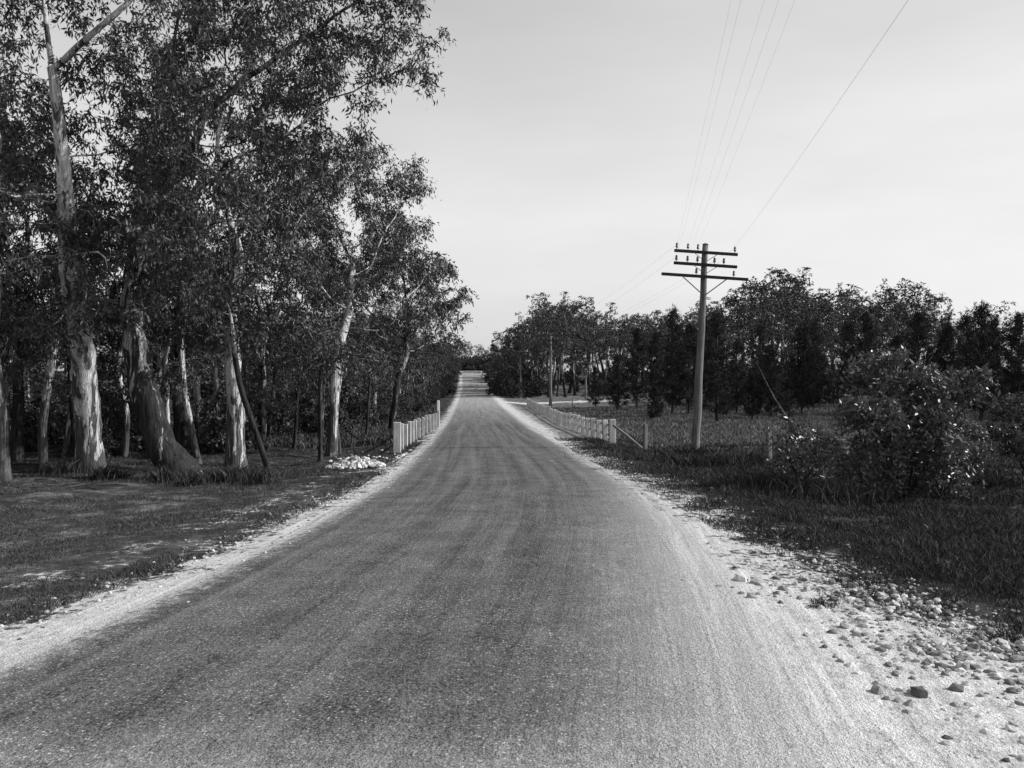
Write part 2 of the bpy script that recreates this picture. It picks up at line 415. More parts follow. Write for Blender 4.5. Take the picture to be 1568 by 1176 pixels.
# Tree A - big leaning gum
bA=(gx(283,21.5),21.5); bA=(bA[0],bA[1],g1(*bA)-0.1)
trA=dens_line([(0,0,0),(-0.5,0,0.85),(-0.85,0.0,1.9),(-1.2,0.1,3.1),(-1.35,0.2,4.3),(-1.3,0.2,5.2),(-0.9,0.3,6.2),(-0.5,0.3,7.2)],0.3,rg,0.025)
lobA=lobesW([(630,50,22,1.0,0.9),(590,110,21.5,0.9,0.6),(655,20,22.5,0.6,0.7),(640,140,22,0.5,0.35),(600,-40,22,1.3,1.0),(560,40,22,1.1,1.0),(500,-60,22,1.8,1.2),(440,60,21,1.4,1.1),
 (400,170,21,1.3,1.0),(330,40,22,1.3,1.1),(300,-80,22,2.0,1.3),(240,190,21,1.3,1.0),(520,130,21,0.9,0.6),(470,250,22,1.1,0.8),(330,300,20.5,1.2,0.9),(250,380,20.5,1.2,0.8),(180,330,21,1.1,0.8),(400,380,21,1.0,0.7),(440,190,23,1.2,0.9),(210,470,20.5,0.9,0.5),(300,470,20.5,0.8,0.5),(500,60,22.5,1.2,0.9),(620,0,22,1.0,0.8),(545,180,22,0.6,0.5)],bA)
TA=make_tree('gum_tree',[(-1,trA,4.2)],lobA,11,0.38,[M_bark,M_leaf],taper=0.085,**NEAR); TA.location=bA
# Tree B - straight gum
bB=(gx(360,24),24.0); bB=(bB[0],bB[1],g1(*bB)-0.1)
trB=dens_line([(0,0,0),(0.02,0,1.5),(-0.05,0,3.0),(-0.15,0.1,4.6),(0.1,0.2,6.0)],0.3,rg,0.02)
lobB=lobesW([(350,130,25,1.8,1.3),(450,130,25.5,1.4,1.1),(280,230,25,1.5,1.2),(400,290,24,1.5,1.1),(480,330,25,1.1,0.8),(300,380,24,1.4,0.9),(430,430,24,1.2,0.6),(370,450,23.5,1.0,0.5),(350,20,26,1.8,1.2),(510,250,26,0.9,0.8),(220,100,26,1.4,1.2),(450,510,24,0.8,0.4),(300,510,24,0.8,0.4)],bB)
TB=make_tree('gum_tree.001',[(-1,trB,3.0)],lobB,12,0.25,[M_white,M_leaf],taper=0.06,**NEAR); TB.location=bB
# Tree C - tall pale trunk
bC=(gx(140,23),23.0); bC=(bC[0],bC[1],g1(*bC)-0.1)
def cpt(u,v,y): x,z=S(u,v,y,bC); return (x,y-bC[1],z)
trC=dens_line([(0,0,0),cpt(128,560,22.5),cpt(110,420,21.5),cpt(100,300,20.5),cpt(92,180,20),cpt(75,60,20),cpt(60,-60,20)],0.3,rg,0.02)
trC2=dens_line([cpt(85,120,20),cpt(150,60,19),cpt(200,20,19),cpt(240,-30,19)],0.3,rg,0.03)
lobC=lobesW([(40,-60,19,1.3,0.9),(170,-40,19,1.4,0.9),(250,10,19.5,0.9,0.7),(5,50,20.5,0.9,0.5),(10,200,20.5,0.9,0.8),(170,250,21.5,0.9,0.9),(0,330,20,1.2,0.9),(150,420,20.3,1.1,0.7),(60,410,20,0.9,0.5),(180,120,20.5,0.7,0.5),(150,340,21,0.8,0.6),(40,480,20.5,1.0,0.5),(120,500,20.5,0.9,0.4)],bC)
kb=int(np.argmin([np.linalg.norm(p-trC2[0]) for p in trC]))
TC=make_tree('gum_tree.002',[(-1,trC,4.0),(kb,trC2,0.0)],lobC,13,0.31,[M_white,M_leaf],taper=0.035,**NEAR); TC.location=bC
# Tree D - crown hanging to the road, further back
bD=(gx(507,29),29.0); bD=(bD[0],bD[1],g1(*bD)-0.1)
trD=dens_line([(0,0,0),(0.1,0,1.5),(0.15,0.2,3.0),(0.3,0.8,4.3),(0.5,1.2,5.2)],0.3,rg,0.02)
lobD=lobesW([(615,285,32,1.3,0.8),(560,250,32,1.3,0.9),(645,345,32,0.9,0.8),(670,400,32,0.7,0.7),(600,370,31,1.3,1.0),(530,350,31,1.3,1.0),(550,440,30,1.1,0.7),(620,450,31,1.2,0.8),(470,300,32,1.4,1.2),(480,430,30,1.0,0.8),(500,510,30,1.0,0.6),(640,255,32.5,0.5,0.4),(590,510,32,1.0,0.6),(440,500,30,1.0,0.7),(660,490,33,0.6,0.5),
 (570,320,34,1.4,1.1),(520,270,34,1.4,1.0),(610,420,34,1.3,1.0),(450,370,34,1.6,1.2),(430,250,34,1.5,1.2),(640,300,34,0.9,0.8),(560,400,34,1.4,0.9)],bD)
TD=make_tree('gum_tree.003',[(-1,trD,2.2)],lobD,14,0.17,[M_white,M_leaf],**NEAR); TD.location=bD
# Tree H - further along, crown over the verge
bH=(gx(600,45),45.0); bH=(bH[0],bH[1],g1(*bH)-0.1)
trH=dens_line([(0,0,0),(0.1,0,1.5),(0.3,0.2,3.0),(0.8,0.4,4.3)],0.3,rg,0.02)
lobH=lobesW([(695,455,46,1.0,0.8),(705,485,46,0.7,0.4),(665,420,46,1.3,0.9),(620,400,47,1.6,1.2),(640,480,45,1.3,0.9),(580,430,46,1.6,1.2),(610,530,45,1.3,0.6),(560,500,45,1.3,0.8),(680,520,46,0.9,0.5),(520,430,47,1.8,1.3),(600,350,48,1.4,1.0)],bH)
TH=make_tree('gum_tree.004',[(-1,trH,2.2)],lobH,16,0.17,[M_bark,M_leaf],per=56,dens=1.6,spread=0.42,L=0.2,W=0.065,lr=0.017); TH.location=bH
# Tree E - far left pale trunks
bE=(gx(5,20.5),20.5); bE=(bE[0],bE[1],g1(*bE)-0.1)
trE=dens_line([(0,0,0),(-0.05,0,1.5),(-0.3,0.1,3.0),(-0.3,0.3,4.4)],0.3,rg,0.02)
lobE=lobesW([(0,430,20.5,1.0,0.6),(-60,330,21,1.4,0.9),(30,250,21.5,1.1,0.8),(-80,150,21,1.5,1.2),(20,120,22,0.8,0.6),(70,350,22,0.8,0.7)],bE)
TE=make_tree('gum_tree.008',[(-1,trE,2.6)],lobE,15,0.14,[M_white,M_leaf],**NEAR); TE.location=bE
# generic gums
def generic(name,seed,h,cw,mats,tmin=0.30,**k):
    rng=R(seed); lob=[]
    n=13
    for i in range(n):
        a=i*2.4+rng.rand(); t=tmin+(0.93-tmin)*(i+rng.rand())/n; rr=cw*(0.3+0.7*math.sin(math.pi*min(1,(t-0.15)/0.85)))*rng.uniform(0.3,0.85)
        s=cw*rng.uniform(0.24,0.42); lob.append((rr*math.cos(a),rr*math.sin(a),h*t,s,s,s*0.7))
    lob.append((0,0,h*0.9,cw*0.35,cw*0.35,cw*0.25))
    lx=rng.normal()*0.5; ly=rng.normal()*0.4
    tr=dens_line([(0,0,-0.2),(lx*0.3,ly*0.3,h*0.12),(lx*0.7,ly*0.5,h*0.24),(lx,ly,h*0.36),(lx*0.7,ly*1.2,h*0.5)],0.35,rng,0.03)
    return make_tree(name,[(-1,tr,h*0.18)],lob,seed,h*0.014,mats,**k)
GP=dict(per=48,L=0.21,W=0.065,step=0.4,kill=0.5,spread=0.46,dens=1.5,cr=(0.4,0.75),lr=0.017)
G=[generic('gum_tree.005',31,12,3.6,[M_bark,M_leaf],**GP),
   generic('gum_tree.006',32,11,3.2,[M_white,M_leaf],**GP),
   generic('gum_tree.007',33,13,3.8,[M_bark,M_leaf],**GP)]
cntT=[9]
def inst(src,x,y,s,rz,name=None,parent=None,zs=1.0,sink=0.1):
    ob=bpy.data.objects.new(name or 'gum_tree.%03d'%cntT[0],src.data)
    if not name: cntT[0]+=1
    ob.location=(x,y,g1(x,y)-sink); ob.rotation_euler=(0,0,rz); ob.scale=(s,s,s*zs)
    scene.collection.objects.link(ob)
    if parent: ob.parent=parent
    return ob
def place(o,x,y,s,rz): o.location=(x,y,g1(x,y)-0.1); o.scale=(s,s,s); o.rotation_euler=(0,0,rz)
place(G[0],-10.5,30,0.95,1.0); place(G[1],-7.3,52,0.7,2.0); place(G[2],-13.5,27,0.95,0.3)
mid=[(0,-8.4,36,0.9),(1,-15,23.5,0.9),(2,-6.6,39,0.66),(1,-11.5,38,1.0),(0,-17,31,1.0),(2,-20,26,0.95),(1,-6.5,60,0.75),(2,-14.5,45,1.0),(1,-20,38,1.1),(0,-24,33,1.0),(2,-6.4,71,0.75),(1,-16.5,26.5,0.7),(1,-9.3,27.5,0.6),(0,-12.5,24.5,0.5),(2,-7.3,32,0.45),(1,-17.5,22.5,0.5),(0,-10,43,0.5),(1,-21,30,0.6),(2,-15,35,0.5),(0,-9.6,29.5,1.1)]
for k,(g,x,y,s) in enumerate(mid): inst(G[g],x,y,s,k*1.7+0.4)
# far gums: upright open crowns carried on clear trunks
FP=dict(per=24,L=0.34,W=0.12,step=0.6,kill=0.8,spread=0.52,dens=1.0,cr=(0.45,0.8))
FG=[generic('far_gum_a',41,14,3.4,[M_bark,M_leaf_hazed],tmin=0.46,**FP),
    generic('far_gum_b',42,12,3.8,[M_bark,M_leaf_hazed],tmin=0.42,**FP),
    generic('far_gum_c',43,13,2.8,[M_bark,M_leaf_hazed],tmin=0.35,**FP)]
DT=empty('distant_trees')
for k,o in enumerate(FG): o.parent=DT; o.name='tree_%d'%k
dk=[3]
def far(x,y,h,rng,wide=1.0):
    i=rng.randint(3); s=h/TOP[FG[i].data.name]
    o=inst(FG[i],x,y,s,rng.rand()*6.28,'tree_%d'%dk[0],DT); dk[0]+=1
    q=wide*rng.uniform(0.85,1.4); o.scale=(s*q,s*q,s)
rf=R(77)
place(FG[0],-30,80,0.9,0); place(FG[1],75,150,0.9,0); place(FG[2],-40,70,0.9,0)
for y in np.arange(64,330,8.5):     # left forest
    for j in range(int(3+y/70)):
        x=-5.0-rf.rand()*1.3-j*5.5-rf.rand()*3
        far(x,y+rf.uniform(-3,3),rf.uniform(7.5,9.5) if j==0 else rf.uniform(8,11.5),rf,1.0)
for j in range(30):
    far(-24-rf.rand()*45,rf.uniform(26,62),rf.uniform(8,11),rf)
for j in range(34):
    y=rf.uniform(62,130); far(-22-rf.rand()*y*0.6,y,rf.uniform(9,12),rf,1.3)
prof=[(745,528),(765,500),(790,484),(815,462),(842,444),(870,454),(900,462),(950,470),(1000,464),(1060,458),(1100,448),(1150,418),(1200,396),(1250,424),(1300,430),(1350,424),(1400,438),(1450,458),(1500,472),(1620,460),(1800,450),(2100,440)]
pu=[p[0] for p in prof]; pv=[p[1] for p in prof]
def right_tree(u,y,dv,wide=1.0):
    x=gx(u,y); v=np.interp(u,pu,pv)+dv; zt=1.9+(575-v)*y/F; h=zt-g1(x,y)
    far(x,y,max(4.0,h),rf,wide)
for u in np.arange(774,1100,14): right_tree(u,rf.uniform(150,185),rf.uniform(-4,30),1.05)
for u in np.arange(880,1100,22): right_tree(u,rf.uniform(138,148),rf.uniform(8,46))
for u in np.arange(775,870,13): right_tree(u,rf.uniform(122,145) if u>805 else 165,rf.uniform(2,46),0.85)
for u in np.arange(1100,2000,30): right_tree(u,rf.uniform(104,132),rf.uniform(-12,36),1.15)
for u in np.arange(1110,2000,46): right_tree(u,rf.uniform(94,104),rf.uniform(36,84),1.0)
for u in np.arange(757,1500,20): right_tree(u,rf.uniform(195,235),rf.uniform(10,34),1.2)
for x in np.arange(-50,140,6): far(x+rf.uniform(-2,2),rf.uniform(275,320),rf.uniform(8,10.5),rf,1.3)
for x in np.arange(-14,16,3.0): far(x+rf.uniform(-1,1),rf.uniform(256,268),rf.uniform(7.5,9.5),rf,1.2)
# ------------------------------------------------------------ pines
def make_pine(name,seed,h,w):
    rng=R(seed); mb=MB(); mb.tube([(0,0,-0.1),(0,0,h*0.5),(0,0,h)],[h*0.017,h*0.01,0.01],6)
    C=[]
    z=h*0.12
    while z<h*0.99:
        t=(z/h); n=rng.randint(4,7); rr=w*(1-t)**0.8*min(1,0.6+t*2.0)
        for k in range(n):
            a=rng.rand()*6.28; L=rr*rng.uniform(0.5,1.3)+0.12; m=6
            s=np.linspace(0,1,m)[:,None]; up=0.2+0.6*t
            P=np.concatenate([np.cos(a)*L*s,np.sin(a)*L*s,z+L*(up*s-0.25*s*(1-s)+0.2*s*s)],1)
            mb.tube(P,np.linspace(0.02,0.006,m),3,cap=False)
            q=max(3,int(L*8)); si=rng.uniform(0.2,1,q); 
            C.append(np.stack([np.interp(si,s[:,0],P[:,i]) for i in range(3)],-1))
        z+=h*rng.uniform(0.045,0.08)
    C=np.concatenate(C+[np.stack([0*np.linspace(.9,1,6),0*np.linspace(.9,1,6),h*np.linspace(.9,1.0,6)],-1)])
    V,Q,lv=leaves(C,rng,24,0.2,0.035,0.20,down=-0.5)
    bv,bq=mb.get(); Q=np.concatenate([bq,Q+len(bv)]); lo,fs=to_loops(Q); mi=np.concatenate([np.zeros(len(bq)),np.ones(len(V)//4)])
    return add_obj(name,np.concatenate([bv,V]),loops=lo,fsz=fs,mats=[M_dark,M_pine],matidx=mi,attrs={'lv':('FLOAT',np.concatenate([np.zeros(len(bv)),lv]))})
PN=[make_pine('pine_tree',51,6.5,1.9),make_pine('pine_tree.001',52,5.5,1.8),make_pine('pine_tree.002',53,4.0,1.6)]
pl=[(1098,57,478,640),(1055,70,500,0),(1152,66,575,0),(1030,76,470,0),(945,82,545,0),(1003,62,592,0),(1128,74,520,0),(1180,66,530,0),(1228,72,500,0),(1300,70,490,0),
    (1372,68,515,0),(1450,70,500,0),(1503,60,462,0),(1560,60,480,0),(1600,66,470,0),(912,95,560,0),(975,88,505,0),(1350,62,570,0),(1480,80,480,0),(1405,82,480,0),(1650,62,480,0),(1205,60,605,0),(1425,58,575,0),
    (1080,82,490,0),(1165,84,495,0),(1325,84,480,0),(1520,76,490,0),(1245,86,490,0),(1005,92,510,0)]
for k,(u,y,vt,_) in enumerate(pl):
    x=gx(u,y); h=1.9+(575-vt)*y/F-g1(x,y); i=k%3; s=h/[6.5,5.5,4.0][i]
    if k<3: PN[k].location=(x,y,g1(x,y)); PN[k].scale=(min(s,1.25),min(s,1.25),s); continue
    ob=inst(PN[i],x,y,s,k*1.3,'pine_tree.%03d'%k,sink=0.05); ob.scale=(min(s,1.3),min(s,1.3),s)
# ------------------------------------------------------------ shrubs
def make_shrub(name,seed,h,w,L,W,per,mats,stems=6,dens=2.2,cr=(0.18,0.34)):
    rng=R(seed); tr=[]
    tr.append((-1,[np.array([0,0,-0.1]),np.array([0,0,0.05])],-1))
    for k in range(stems):
        a=k*6.28/stems+rng.rand(); e=w*0.28
        tr.append((1,dens_line([(0.05*math.cos(a),0.05*math.sin(a),0.08),(e*0.5*math.cos(a),e*0.5*math.sin(a),h*0.22),(e*math.cos(a),e*math.sin(a),h*0.45)],0.12,rng,0.01),0.1))
    lob=[(0,0,h*0.62,w*0.34,w*0.34,h*0.32),(0,0,h*0.84,w*0.16,w*0.16,h*0.16)]
    for k in range(11):
        a=k*0.9+rng.rand(); q=w*0.36*rng.uniform(0.5,1.15); lob.append((q*math.cos(a),q*math.sin(a),h*rng.uniform(0.18,0.85),w*0.15,w*0.15,h*0.12))
    return make_tree(name,tr,lob,seed,0.045,mats,L=L,W=W,per=per,spread=0.18,step=0.15,kill=0.17,dens=dens*4,flare=0,cr=cr,lr=0.012,down=0.1,tip_r=0.004,jit=0.3,taper=0)
SH=make_shrub('shrub',61,3.0,3.3,0.125,0.055,24,[M_dark,M_shrub],dens=2.3); x=gx(1388,16.8); SH.location=(x,16.8,g1(x,16.8))
S2=make_shrub('shrub.001',62,1.5,1.6,0.11,0.045,16,[M_dark,M_shrub],4,dens=1.7); x=gx(1228,18.5); S2.location=(x,18.5,g1(x,18.5))
S3=make_shrub('shrub.002',63,2.0,2.6,0.16,0.07,16,[M_dark,M_leaf_hazed],6,0.7); S3.location=(-9,33,g1(-9,33))
kk=3
for (x,y,s,sc) in [(gx(1468,18.6),18.6,SH,0.5),(gx(1325,16.6),16.6,S2,0.85),(gx(1440,16.6),16.6,S2,0.9),(gx(1580,19),19,SH,0.7)]:
    inst(s,x,y,sc,kk,'shrub.%03d'%kk,sink=0); kk+=1
UG=empty('undergrowth')
ru=R(9)
for k in range(120):
    y=ru.uniform(29,100); x=-5.2-ru.rand()**1.3*(8+y*0.45)
    if y<40: x-=2.5
    inst(S3,x,y,ru.uniform(0.5,1.4),ru.rand()*6,'bush_%d'%k,UG,sink=0.05)
for k in range(60):
    y=ru.uniform(62,120); x=-10-ru.rand()*(y*0.62)
    inst(S3,x,y,ru.uniform(1.6,2.6),ru.rand()*6,'bush_e%d'%k,UG,sink=0.05)
for k in range(26):
    y=ru.uniform(40,240); x=-4.2-ru.rand()*1.5
    inst(S3,x,y,ru.uniform(0.4,0.9)*(1+y/200),ru.rand()*6,'bush_b%d'%k,UG,sink=0.05)
for k in range(90):
    y=ru.uniform(124,240); x=5.0+ru.rand()*(6 if k<34 else 90)
    if side_dist(np.array(x),np.array(y))<5: continue
    inst(S3,x,y,ru.uniform(1.4,2.6),ru.rand()*6,'bush_c%d'%k,UG,sink=0.05)
for k in range(56):
    y=ru.uniform(90,116); x=gx(ru.uniform(1050,1800),y)
    inst(S3,x,y,ru.uniform(1.2,2.2),ru.rand()*6,'bush_d%d'%k,UG,sink=0.05)
for k in range(40):
    y=ru.uniform(250,268); x=-16+32*k/40.0
    inst(S3,x,y,ru.uniform(1.8,2.8),ru.rand()*6,'bush_f%d'%k,UG,sink=0.05)
def sapling(name,u,y,pts,r,mat,seed,lob=None):
    b=(gx(u,y),y); z=g1(*b)-0.1; rng=R(seed)
    tr=dens_line(pts,0.3,rng,0.02); e=pts[-1]
    lob=lob or [(e[0],e[1],e[2]+0.5,0.9,0.9,0.7),(e[0]+0.7,e[1],e[2]-0.2,0.6,0.6,0.4),(e[0]-0.6,e[1],e[2]-0.3,0.6,0.6,0.4)]
    o=make_tree(name,[(-1,tr,e[2]-1.2)],lob,seed,r,[mat,M_leaf],flare=0.2,**NEAR); o.location=(b[0],b[1],z)
sp=[(415,23,[(0,0,0),(-0.25,0,0.8),(-0.6,0,1.7),(-0.9,0.1,2.8),(-1.1,0.2,4.2)],0.085,M_bark),
    (65,25,[(0,0,0),(0.0,0,1.2),(0.15,0,2.3),(0.3,0.1,3.6),(0.2,0.2,5.0)],0.12,M_white),
    (145,23.5,[(0,0,0),(-0.05,0,1.2),(-0.2,0,2.3),(-0.6,0.1,3.6),(-0.8,0.2,4.6)],0.12,M_bark),
    (305,27,[(0,0,0),(-0.2,0,0.9),(-0.45,0,2.2),(-0.55,0.1,3.6),(-0.5,0.2,4.6)],0.10,M_white),
    (490,26,[(0,0,0),(0.02,0,1.2),(0.0,0,2.3),(0.1,0.1,3.4)],0.07,M_dark),
    (520,30,[(0,0,0),(-0.1,0,1.2),(-0.05,0,2.3),(0.2,0.1,3.6)],0.07,M_white),
    (125,26,[(0,0,0),(-0.2,0,1.2),(-0.3,0,2.3),(-0.35,0.1,4.6)],0.10,M_bark),
    (330,32,[(0,0,0),(0.1,0,1.5),(0.0,0,3),(0.1,0.1,4.6)],0.09,M_white),
    (450,34,[(0,0,0),(0.1,0,1.5),(0.2,0,3),(0.1,0.1,4.0)],0.07,M_bark),
    (190,29,[(0,0,0),(0.1,0,1.5),(-0.2,0,3),(-0.1,0.1,4.6)],0.10,M_white),
    (560,38,[(0,0,0),(0.1,0,1.5),(0.2,0,3),(0.1,0.1,3.6)],0.07,M_dark),
    (95,31,[(0,0,0),(0.3,0,1.5),(0.4,0,3),(0.8,0.1,4.6)],0.09,M_white)]
for k,(u,y,p,r,m) in enumerate(sp): sapling('gum_tree.%03d'%(60+k),u,y,p,r,m,200+k)
# ------------------------------------------------------------ fences
def guard_fence(name,pts,spacing,pw):
    root=empty(name,(pts[0][0],pts[0][1],g1(*pts[0])))
    ox,oy,oz=root.location
    P=[np.array(p,float) for p in pts]
    s=np.array([0]+list(np.cumsum([np.linalg.norm(b-a) for a,b in zip(P[:-1],P[1:])])))
    n=int(s[-1]/spacing); rng=R(3); mb=MB(); tops=[]
    for k in range(n+1):
        d=k*s[-1]/n; x=np.interp(d,s,[p[0] for p in P]); y=np.interp(d,s,[p[1] for p in P]); z=g1(x,y)
        hh=0.86+rng.uniform(-0.05,0.04)
        if k in (0,n): hh=0.98
        a=rng.uniform(-0.06,0.06); le=rng.uniform(-0.03,0.03)
        rot=np.array(Euler((le,rng.uniform(-0.03,0.03),a)).to_matrix())
        mb.box((x-ox,y-oy,z-oz+hh/2-0.15),(pw if k else 0.24,0.13,hh+0.3),rot,0.012); tops.append((x-ox,y-oy,z-oz+0.80))
    mb_obj('posts',mb,M_paint,root)
    mr=MB(); sd=-1 if pts[0][0]<0 else 1
    for a,b in zip(tops[:-1],tops[1:]):
        a=np.array(a);b=np.array(b); c=(a+b)/2; c[2]-=0.10; d=b-a; ln=np.linalg.norm(d); d/=ln
        q=Vector(d).to_track_quat('Y','Z').to_matrix()
        c[0]+=sd*(pw/2+0.025)
        mr.box(c,(0.04,ln-0.004,0.09),np.array(q),0.006)
        c2=c.copy(); c2[2]-=0.38; mr.box(c2,(0.04,ln-0.004,0.07),np.array(q),0.006)
    mb_obj('rails',mr,M_post,root)
guard_fence('guard_fence',[(gx(608,28.0),28.0),(-2.35,38),(gx(671,50.0),50.0)],1.75,0.14)
guard_fence('guard_fence.001',[(gx(938,34),34),(gx(860,55),55),(gx(835,72),72),(gx(808,104),104)],1.9,0.2)
def single(name,x,y,h,w,mat,tilt=(0,0)):
    mb=MB(); rot=np.array(Euler((tilt[0],tilt[1],0.3)).to_matrix()); mb.box((0,0,h/2-0.2),(w,w*0.9,h+0.4),rot,0.012)
    mb.box((0,0,h+0.012),(w*0.8,w*0.7,0.02),rot,0.004)
    o=mb_obj(name,mb,mat); o.location=(x,y,g1(x,y)); return o
single('marker_post',gx(671,51.5),51.5,1.5,0.16,M_paint)
for k,(u,y,h,t) in enumerate([(988,31,0.95,0.03),(1178,24.5,1.0,-0.02),(1330,24,1.0,0.03),(1480,24,1.0,0.0)]):
    single('fence_post' + ('' if k==0 else '.%03d'%k),gx(u,y),y,h,0.13,M_post,(0,t))
mb=MB(); x0,y0=gx(940,33.8),33.8; x1,y1=gx(985,31.2),31.2
mb.tube([(0,0,0.75),((x1-x0)*0.5,(y1-y0)*0.5,0.42),(x1-x0,y1-y0,0.05)],[0.05,0.055,0.05],6); o=mb_obj('fence_brace',mb,M_post); o.location=(x0,y0,g1(x0,y0))
wf=empty('wire_fence'); mb=MB(); mw=MB(); wp=[]
for t in np.linspace(0,1,26):
    x=9.0+t*60; y=100-t*22+6*math.sin(t*3); z=g1(x,y); wp.append((x,y,z)); mb.tube([(x,y,z-0.2),(x,y,z+0.6),(x+0.02,y,z+1.2)],[0.07,0.065,0.06],6)
for a,b in zip(wp[:-1],wp[1:]):
    for h in (0.5,0.8,1.1): mw.tube([(a[0],a[1],a[2]+h),(b[0],b[1],b[2]+h)],[0.006,0.006],3,cap=False)
mb_obj('posts',mb,M_post,wf); mb_obj('wires',mw,M_wire,wf)
mb=MB(); b=(gx(1262,21),21.0); e=(gx(1158,24),24.0)
z0=g1(*b); P=[(0,0,0.0),((e[0]-b[0])*0.33,1,0.85),((e[0]-b[0])*0.7,2.1,1.75),(e[0]-b[0],3,2.75)]
mb.tube(P,[0.07,0.06,0.045,0.02],6); mb.tube([P[2],(P[2][0]-0.3,P[2][1]+0.2,P[2][2]+0.75)],[0.03,0.01],4)
o=mb_obj('dead_branch',mb,M_dark,smooth=True); o.location=(b[0],b[1],z0)
# ------------------------------------------------------------ telegraph poles
def lathe(mb,c,prof,sd=8):
    mb.tube([(c[0],c[1],c[2]+p[0]) for p in prof],[p[1] for p in prof],sd)
def tpole(name,x,y,h,lean,arms,rz):
    root=empty(name,(x,y,g1(x,y))); root.rotation_euler=(0,lean,rz)
    mb=MB(); zz=np.linspace(-0.4,h,14); rr=np.interp(zz,[-0.4,0.2,h],[0.165,0.15,0.10])
    rng=R(8); mb.tube([(rng.normal()*0.008,rng.normal()*0.008,z) for z in zz],rr,12,wob=0.03,rng=rng)
    mb.tube([(0,0,h),(0,0,h+0.05)],[0.115,0.02],12)
    mb_obj('shaft',mb,M_pole,root,smooth=True)
    ma=MB(); mi=MB(); mm=MB(); pins=[]
    tl=-0.02; rot=np.array(Euler((0,-tl,0)).to_matrix())
    for (z,half,offs) in arms:
        ma.box((0,-0.16,z),(half*2,0.085,0.10),rot,0.008)
        for o in offs:
            dz=tl*o
            mm.tube([(o,-0.16,z+dz+0.04),(o,-0.16,z+dz+0.14)],[0.012,0.012],5)
            lathe(mi,(o,-0.16,z+dz+0.10),[(0,0.03),(0.02,0.048),(0.06,0.045),(0.07,0.032),(0.10,0.04),(0.14,0.038),(0.17,0.02)])
            pins.append((o,-0.16,z+dz+0.22))
    zl,hl,_=arms[-1]
    for sgn in (-1,1): mm.tube([(sgn*hl*0.52,-0.20,zl-0.03),(sgn*0.04,-0.17,zl-0.62)],[0.018,0.018],4)
    for (z,half,_) in arms[:-1]:
        for sgn in (-1,1): mm.tube([(sgn*0.42,-0.21,z-0.03),(sgn*0.05,-0.17,z-0.28)],[0.01,0.01],4)
        mm.tube([(0,-0.22,z),(0,0.14,z)],[0.014,0.014],6)
    mb_obj('crossarms',ma,M_arm,root); mb_obj('insulators',mi,M_ins,root,smooth=True); mb_obj('braces',mm,M_iron,root)
    M=Matrix.Translation(root.location)@Euler((0,lean,rz)).to_matrix().to_4x4()
    return [M@Vector(p) for p in pins]
px,py=gx(1065,30),30.0
arms=[(6.95,1.08,[-1.0,-0.62,-0.28,0.98]),(6.53,1.08,[-1.0,-0.62,-0.28,0.3,0.62]),(6.13,1.48,[-0.3,0.98])]
pA=tpole('telegraph_pole',px,py,7.25,math.radians(2.6),arms,math.radians(-2))
pB=tpole('telegraph_pole.001',gx(843,77),77.0,7.0,0.0,arms,math.radians(-1))
pC=tpole('telegraph_pole.002',-2.8,-24,7.2,0.0,arms,math.radians(-10))
pD=tpole('telegraph_pole.003',gx(797,135),135.0,6.5,0.0,arms,0)
pE=tpole('telegraph_pole.004',gx(897,118),118.0,4.2,0.0,[(3.9,0.8,[-0.6,0.6]),(3.5,0.8,[-0.6,0.6])],0.2)
wr=MB()
def wire(a,b,sag,n=24,r=0.0011):
    P=[]
    for k in range(n+1):
        t=k/n; p=a.lerp(b,t); P.append((p.x,p.y,p.z-sag*4*t*(1-t)))
    wr.tube(P,[r]*(n+1),3,cap=False)
for i in range(len(pA)):
    if i in (0,1,2,3,4,5,8): wire(pC[i],pA[i],0.35+0.03*i)
    if i in (0,3,4,8): wire(pA[i],pB[i],0.5,r=0.0025)
    if i in (0,3): wire(pB[i],pD[i],0.5,r=0.003)
mb_obj('telegraph_wires',wr,M_wire)
# ------------------------------------------------------------ stones
t_=(1+5**.5)/2
ico_v=np.array([(-1,t_,0),(1,t_,0),(-1,-t_,0),(1,-t_,0),(0,-1,t_),(0,1,t_),(0,-1,-t_),(0,1,-t_),(t_,0,-1),(t_,0,1),(-t_,0,-1),(-t_,0,1)])/1.902
ico_f=np.array([(0,11,5),(0,5,1),(0,1,7),(0,7,10),(0,10,11),(1,5,9),(5,11,4),(11,10,2),(10,7,6),(7,1,8),(3,9,4),(3,4,2),(3,2,6),(3,6,8),(3,8,9),(4,9,5),(2,4,11),(6,2,10),(8,6,7),(9,8,1)])
def stones(name,P,S_,mat,rng,flat=0.6):
    n=len(P); ang=rng.rand(n)*6.28; V=ico_v[None]*(1+rng.uniform(-0.3,0.3,(n,12,1)))*S_[:,None,None]*np.stack([rng.uniform(0.8,1.3,n),rng.uniform(0.7,1.1,n),flat*rng.uniform(0.7,1.3,n)],-1)[:,None]
    ca,sa=np.cos(ang)[:,None],np.sin(ang)[:,None]
    V=np.stack([V[...,0]*ca-V[...,1]*sa,V[...,0]*sa+V[...,1]*ca,V[...,2]],-1)+P[:,None]
    Fc=(ico_f[None]+12*np.arange(n)[:,None,None]).reshape(-1,3)
    return add_obj(name,V.reshape(-1,3),[Fc],mats=[mat],attrs={'lv':('FLOAT',np.repeat(rng.rand(n),12))})
rs=R(21)
n=4000; y=rs.uniform(3.6,9.5,n); x=dirtR(y)+rs.normal(size=n)*0.5+0.05; s=0.004+0.02*rs.rand(n)**3
n2=6000; y2=rs.uniform(3.4,6.6,n2); x2=4.9-2.4*rs.rand(n2)**2.2; s2=0.004+0.034*rs.rand(n2)**6
n3=2400; y3=rs.uniform(4,26,n3); x3=dirtL(y3)+rs.normal(size=n3)*0.3+0.1; s3=0.006+0.022*rs.rand(n3)**3
